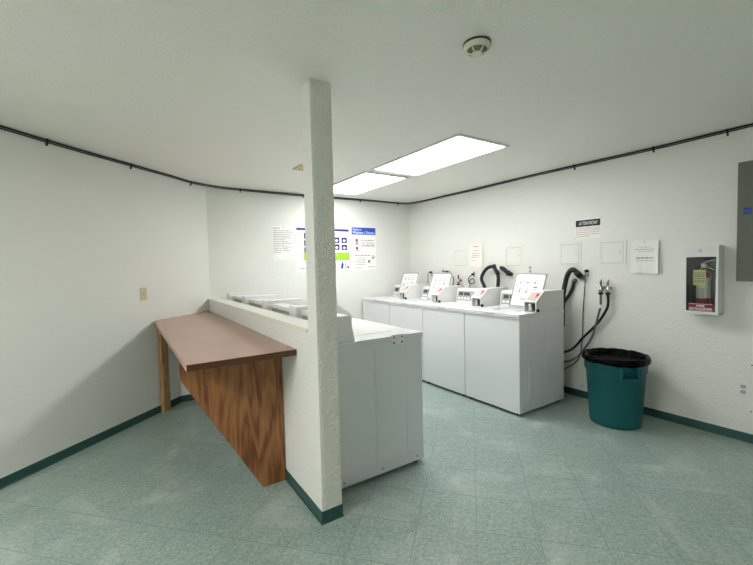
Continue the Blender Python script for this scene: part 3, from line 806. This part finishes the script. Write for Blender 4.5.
MB().tube([(0, -.008, .372), (.03, -.012, .368), (.075, -.02, .345)], .006, 8, 4).build('handle', 'chrome', t)
MB().lathe([(0, 0), (.014, 0), (.014, .01), (0, .012)], 16, c=(.0, -.016, .378), M4=Matrix.Rotation(PI/2, 4, 'X')).build('gauge', 'white', t)
MB().tube([(-.012, 0, .380), (-.045, -.004, .372), (-.066, -.006, .32), (-.068, -.008, .2), (-.066, -.01, .08), (-.062, -.012, .03)], .0085, 10, 5).build('hose', 'rubber', t)
t = thing('inspection_tag', 'yellow paper inspection tag hanging on the fire extinguisher', 'tag', ec+Vector((-.0485, .012, .0)), phiR)
m = MB().grid(lambda u, v: ((u-.5)*.082, -.003-.003*math.sin(v*3), .225+v*.125), 6, 8).grid(lambda u, v: ((u-.5)*.082, -.0035-.003*math.sin(v*3), .225+v*.125), 6, 8)
m.build('card', 'yellow', t)
m = MB(); rnd = random.Random(41)
for z in (.325, .31, .296, .28, .262, .25): greek(m, -.034, .034, z, .005, rnd, y=-.0085)
m.build('print', 'ink', t)
MB().tube([(0, -.004, .345), (.002, .02, .362), (.006, .045, .371)], .0015, 6, 4).build('string', 'white', t)

# grey electrical panel
t = thing('electrical_panel', 'tall grey metal electrical panel at the right edge of the photo', 'electrical panel', (XR, .70, 1.705), phiR)
MB().box(-.252, .252, -.050, -.0005, -.452, .452).build('cover', 'panelgrey', t, bevel=.004)
MB().box(-.17, .17, -.054, -.049, -.36, .36).build('door', 'panelgrey', t, bevel=.002)
st = MB().box(-.213, -.170, -.0555, -.0535+.004, .058, .102).build('sticker', 'navy', t, label='small dark blue sticker')
m = MB(); m.box(-.208, -.175, -.0562, -.0552, .068, .090); m.build('mark', 'blue', st)

t = thing('cover_plate', 'blank white cover plate low on the wall at the photo edge', 'cover plate', (XR, .67, .428), phiR)
MB().box(-.203, .203, -.006, -.0004, -.195, .195).build('plate', 'board', t, bevel=.002)
for xx in (-.19, .19):
    for zz in (-.18, .18): MB().lathe([(0, 0), (.006, 0), (.004, .003), (0, .003)], 10, c=(xx, -.0058, zz), M4=Matrix.Rotation(PI/2, 4, 'X')).build('screw', 'dark', t)

# painted access board behind the washers
t = thing('wall_board', 'white painted board on the wall behind the near right washer', 'wall board', (XR, 2.38, 0), phiR)
MB().box(-.42, .232, -.012, -.0165+.016, .105, 1.175).build('board', 'board', t, bevel=.002)
MB().box(-.42, .232, -.0128, -.0118, .483, .486).build('seam', 'ink', t)
MB().lathe([(0, 0), (.005, 0), (.004, .002), (0, .003)], 8, c=(.215, -.012, .125), M4=Matrix.Rotation(PI/2, 4, 'X')).build('screw', 'dark', t)
tag(MB().box(XR-.014, XR-.0005, 2.085, 2.125, .105, .40).build('wall_strip', 'board', bevel=.002), 'narrow white strip of board on the wall behind the bin', 'strip')

# ------------------------------------------------------------------ hoses, valves and cords
def hose(name, label, pts, r, m_='rubber', ribs=False, cat='hose', sp=6):
    t = thing(name, label, cat, pts[0])
    o_ = Vector(pts[0])
    rf = (lambda i: r*(1.0+.10*(i % 2))) if ribs else None
    MB().tube([Vector(p)-o_ for p in pts], r, 12, sp*2 if ribs else sp, rf).build('tube', m_, t)
    return t, o_
def cuff(t, o_, p, q, r, m_='black', name='cuff'):
    MB().tube([Vector(p)-o_, Vector(q)-o_], r, 14).build(name, m_, t)

t, o_ = hose('drain_hose', 'black drain hose arching in a loop up behind the shut washer', [(3.88, 3.36, .80), (3.90, 3.36, 1.08), (3.92, 3.435, 1.22), (3.93, 3.42, 1.30), (3.93, 3.36, 1.362), (3.93, 3.29, 1.388), (3.93, 3.235, 1.372), (3.93, 3.195, 1.32), (3.92, 3.17, 1.24), (3.90, 3.165, 1.08), (3.88, 3.16, .80)], .021, ribs=True)
cuff(t, o_, (3.93, 3.265, 1.383), (3.93, 3.228, 1.398), .026)
cuff(t, o_, (3.93, 3.18, 1.29), (3.932, 3.228, 1.365), .027)
t, o_ = hose('drain_elbow', 'thick black elbow fitting stuck in the wall above the washers', [(3.925, 3.155, 1.372), (3.935, 3.11, 1.362), (3.95, 3.07, 1.325), (3.975, 3.045, 1.298), (4.004, 3.038, 1.292)], .026, 'black', cat='fitting')
cuff(t, o_, (3.925, 3.165, 1.368), (3.922, 3.135, 1.374), .030, 'cream', 'collar')
cuff(t, o_, (3.955, 3.064, 1.318), (3.972, 3.046, 1.300), .033)

t, o_ = hose('drain_hose', 'black drain hose bent over behind the near right washer', [(3.86, 2.30, .75), (3.90, 2.315, 1.05), (3.93, 2.31, 1.19), (3.935, 2.285, 1.29), (3.935, 2.245, 1.342), (3.94, 2.21, 1.338), (3.955, 2.178, 1.295), (3.975, 2.165, 1.272)], .024, ribs=True)
cuff(t, o_, (3.945, 2.200, 1.325), (3.965, 2.170, 1.282), .031)
cuff(t, o_, (3.965, 2.172, 1.282), (4.008, 2.158, 1.266), .026, 'hosegrey', 'wall_cuff')
t, o_ = hose('drain_hose', 'short dark hose stub beside the bent drain hose', [(3.990, 2.235, 1.235), (3.975, 2.240, 1.21), (3.974, 2.262, 1.13), (3.972, 2.30, 1.06), (3.96, 2.35, .98)], .017, 'rubber')
cuff(t, o_, (3.996, 2.235, 1.238), (3.972, 2.240, 1.215), .021, 'hosegrey', 'wall_cuff')

def valve(label, y, z, m_='brass'):
    t = thing('water_valve', label, 'valve', (XR, y, z), phiR)
    MB().tube([(0, -.0005, 0), (0, -.05, 0)], .013, 12).build('pipe', m_, t)
    MB().tube([(0, -.052, .02), (0, -.052, -.02), (0, -.055, -.045)], .017, 12).build('body', 'steel', t)
    MB().tube([(0, -.052, .02), (0, -.052, .045)], .008, 10).build('stem', m_, t)
    MB().tube([(-.004, -.052, .04), (.004, -.052, .085)], .009, 8, 0, lambda i: (.013, .005)[i]).build('handle', m_, t)
    MB().lathe([(.02, 0), (.022, -.006), (.022, -.018), (.02, -.02)], 14, c=(0, -.055, -.045)).build('nut', 'black', t)
    return t
valve('left one of two water valves on the wall above the bin', 1.955, 1.165)
valve('right one of two water valves on the wall above the bin', 1.888, 1.165)
t, o_ = hose('supply_hose', 'grey water hose hanging from the left valve down behind the washer', [(3.953, 1.955, 1.10), (3.952, 1.956, .99), (3.945, 1.968, .92), (3.935, 1.992, .80), (3.93, 2.028, .666), (3.92, 2.098, .542), (3.91, 2.208, .412), (3.895, 2.334, .361), (3.87, 2.5, .36)], .0105, 'hosegrey')
cuff(t, o_, (3.9525, 1.956, 1.0), (3.951, 1.957, .965), .0135, 'white', 'tie')
hose('supply_hose', 'black water hose hanging from the right valve down behind the washer', [(3.953, 1.888, 1.10), (3.952, 1.884, 1.02), (3.952, 1.902, .95), (3.968, 1.995, .805), (3.965, 2.139, .64), (3.952, 2.245, .507), (3.91, 2.34, .462), (3.87, 2.5, .455)], .012, 'rubber')
t, o_ = hose('power_cord', 'thin black cord hanging from the outlet above the bin to the washer', [(3.985, 2.11, 1.331), (3.968, 2.116, 1.325), (3.975, 2.120, 1.29), (3.985, 2.128, 1.177), (3.989, 2.15, .9), (3.989, 2.156, .644), (3.98, 2.182, .44), (3.962, 2.241, .343), (3.93, 2.358, .264), (3.87, 2.5, .25)], .0045, 'cable', cat='cord')
cuff(t, o_, (4.001, 2.108, 1.331), (3.972, 2.116, 1.332), .015, 'black', 'plug')
t, o_ = hose('power_cord', 'coiled thin black cord plugged in above the shut washer', [(3.985, 3.64, 1.287), (3.965, 3.655, 1.275), (3.96, 3.695, 1.235), (3.96, 3.70, 1.19), (3.96, 3.65, 1.16), (3.96, 3.60, 1.18), (3.955, 3.62, 1.23), (3.95, 3.67, 1.20), (3.94, 3.66, 1.12), (3.88, 3.66, .9)], .006, 'cable', cat='cord')
cuff(t, o_, (4.001, 3.64, 1.288), (3.97, 3.65, 1.285), .016, 'black', 'plug')
t, o_ = hose('power_cord', 'thin black cord plugged in above the corner washer', [(3.985, 4.49, 1.311), (3.96, 4.505, 1.312), (3.955, 4.53, 1.27), (3.95, 4.53, 1.15), (3.88, 4.53, .9)], .005, 'cable', cat='cord')
cuff(t, o_, (4.001, 4.485, 1.311), (3.965, 4.50, 1.313), .016, 'black', 'plug')
t, o_ = hose('supply_hose', 'dark thin hose arching on the wall behind the third open washer', [(3.985, 4.24, 1.33), (3.96, 4.2, 1.326), (3.955, 4.12, 1.325), (3.95, 4.05, 1.318), (3.95, 3.99, 1.26), (3.94, 3.97, 1.16), (3.88, 3.97, .9)], .008, 'brass')
cuff(t, o_, (4.008, 4.23, 1.331), (3.965, 4.205, 1.327), .014, 'black')
cuff(t, o_, (3.955, 4.13, 1.325), (3.955, 4.09, 1.324), .013, 'black')
valve('small dark water valve above the third washer', 3.885, 1.20, 'red')

# ------------------------------------------------------------------ camera, world, colour
f_px, pitch_, roll_, yaw_, hc = 386.6164, math.radians(-2.5468), math.radians(-1.3), math.radians(-33.5322), 1.4386
fw = Vector((-math.sin(yaw_)*math.cos(pitch_), math.cos(yaw_)*math.cos(pitch_), math.sin(pitch_)))
rt = Vector((math.cos(yaw_), math.sin(yaw_), 0)); up = rt.cross(fw)
rt2 = math.cos(roll_)*rt+math.sin(roll_)*up; up2 = -math.sin(roll_)*rt+math.cos(roll_)*up
cd = bpy.data.cameras.new('camera'); cam = bpy.data.objects.new('camera', cd); C.objects.link(cam)
cd.sensor_width = 36; cd.lens = f_px/753*36; cd.clip_start = .02
R3 = Matrix((rt2, up2, -fw)).transposed()
cam.matrix_world = Matrix.Translation((0, 0, hc)) @ R3.to_4x4()
S.camera = cam
w = bpy.data.worlds.new('world'); S.world = w; w.use_nodes = True
w.node_tree.nodes['Background'].inputs['Color'].default_value = (.5, .52, .55, 1); w.node_tree.nodes['Background'].inputs['Strength'].default_value = .3
S.view_settings.view_transform = 'Standard'; S.view_settings.look = 'None'; S.view_settings.gamma = 1; S.view_settings.use_curve_mapping = False
S.view_settings.exposure = 1.38
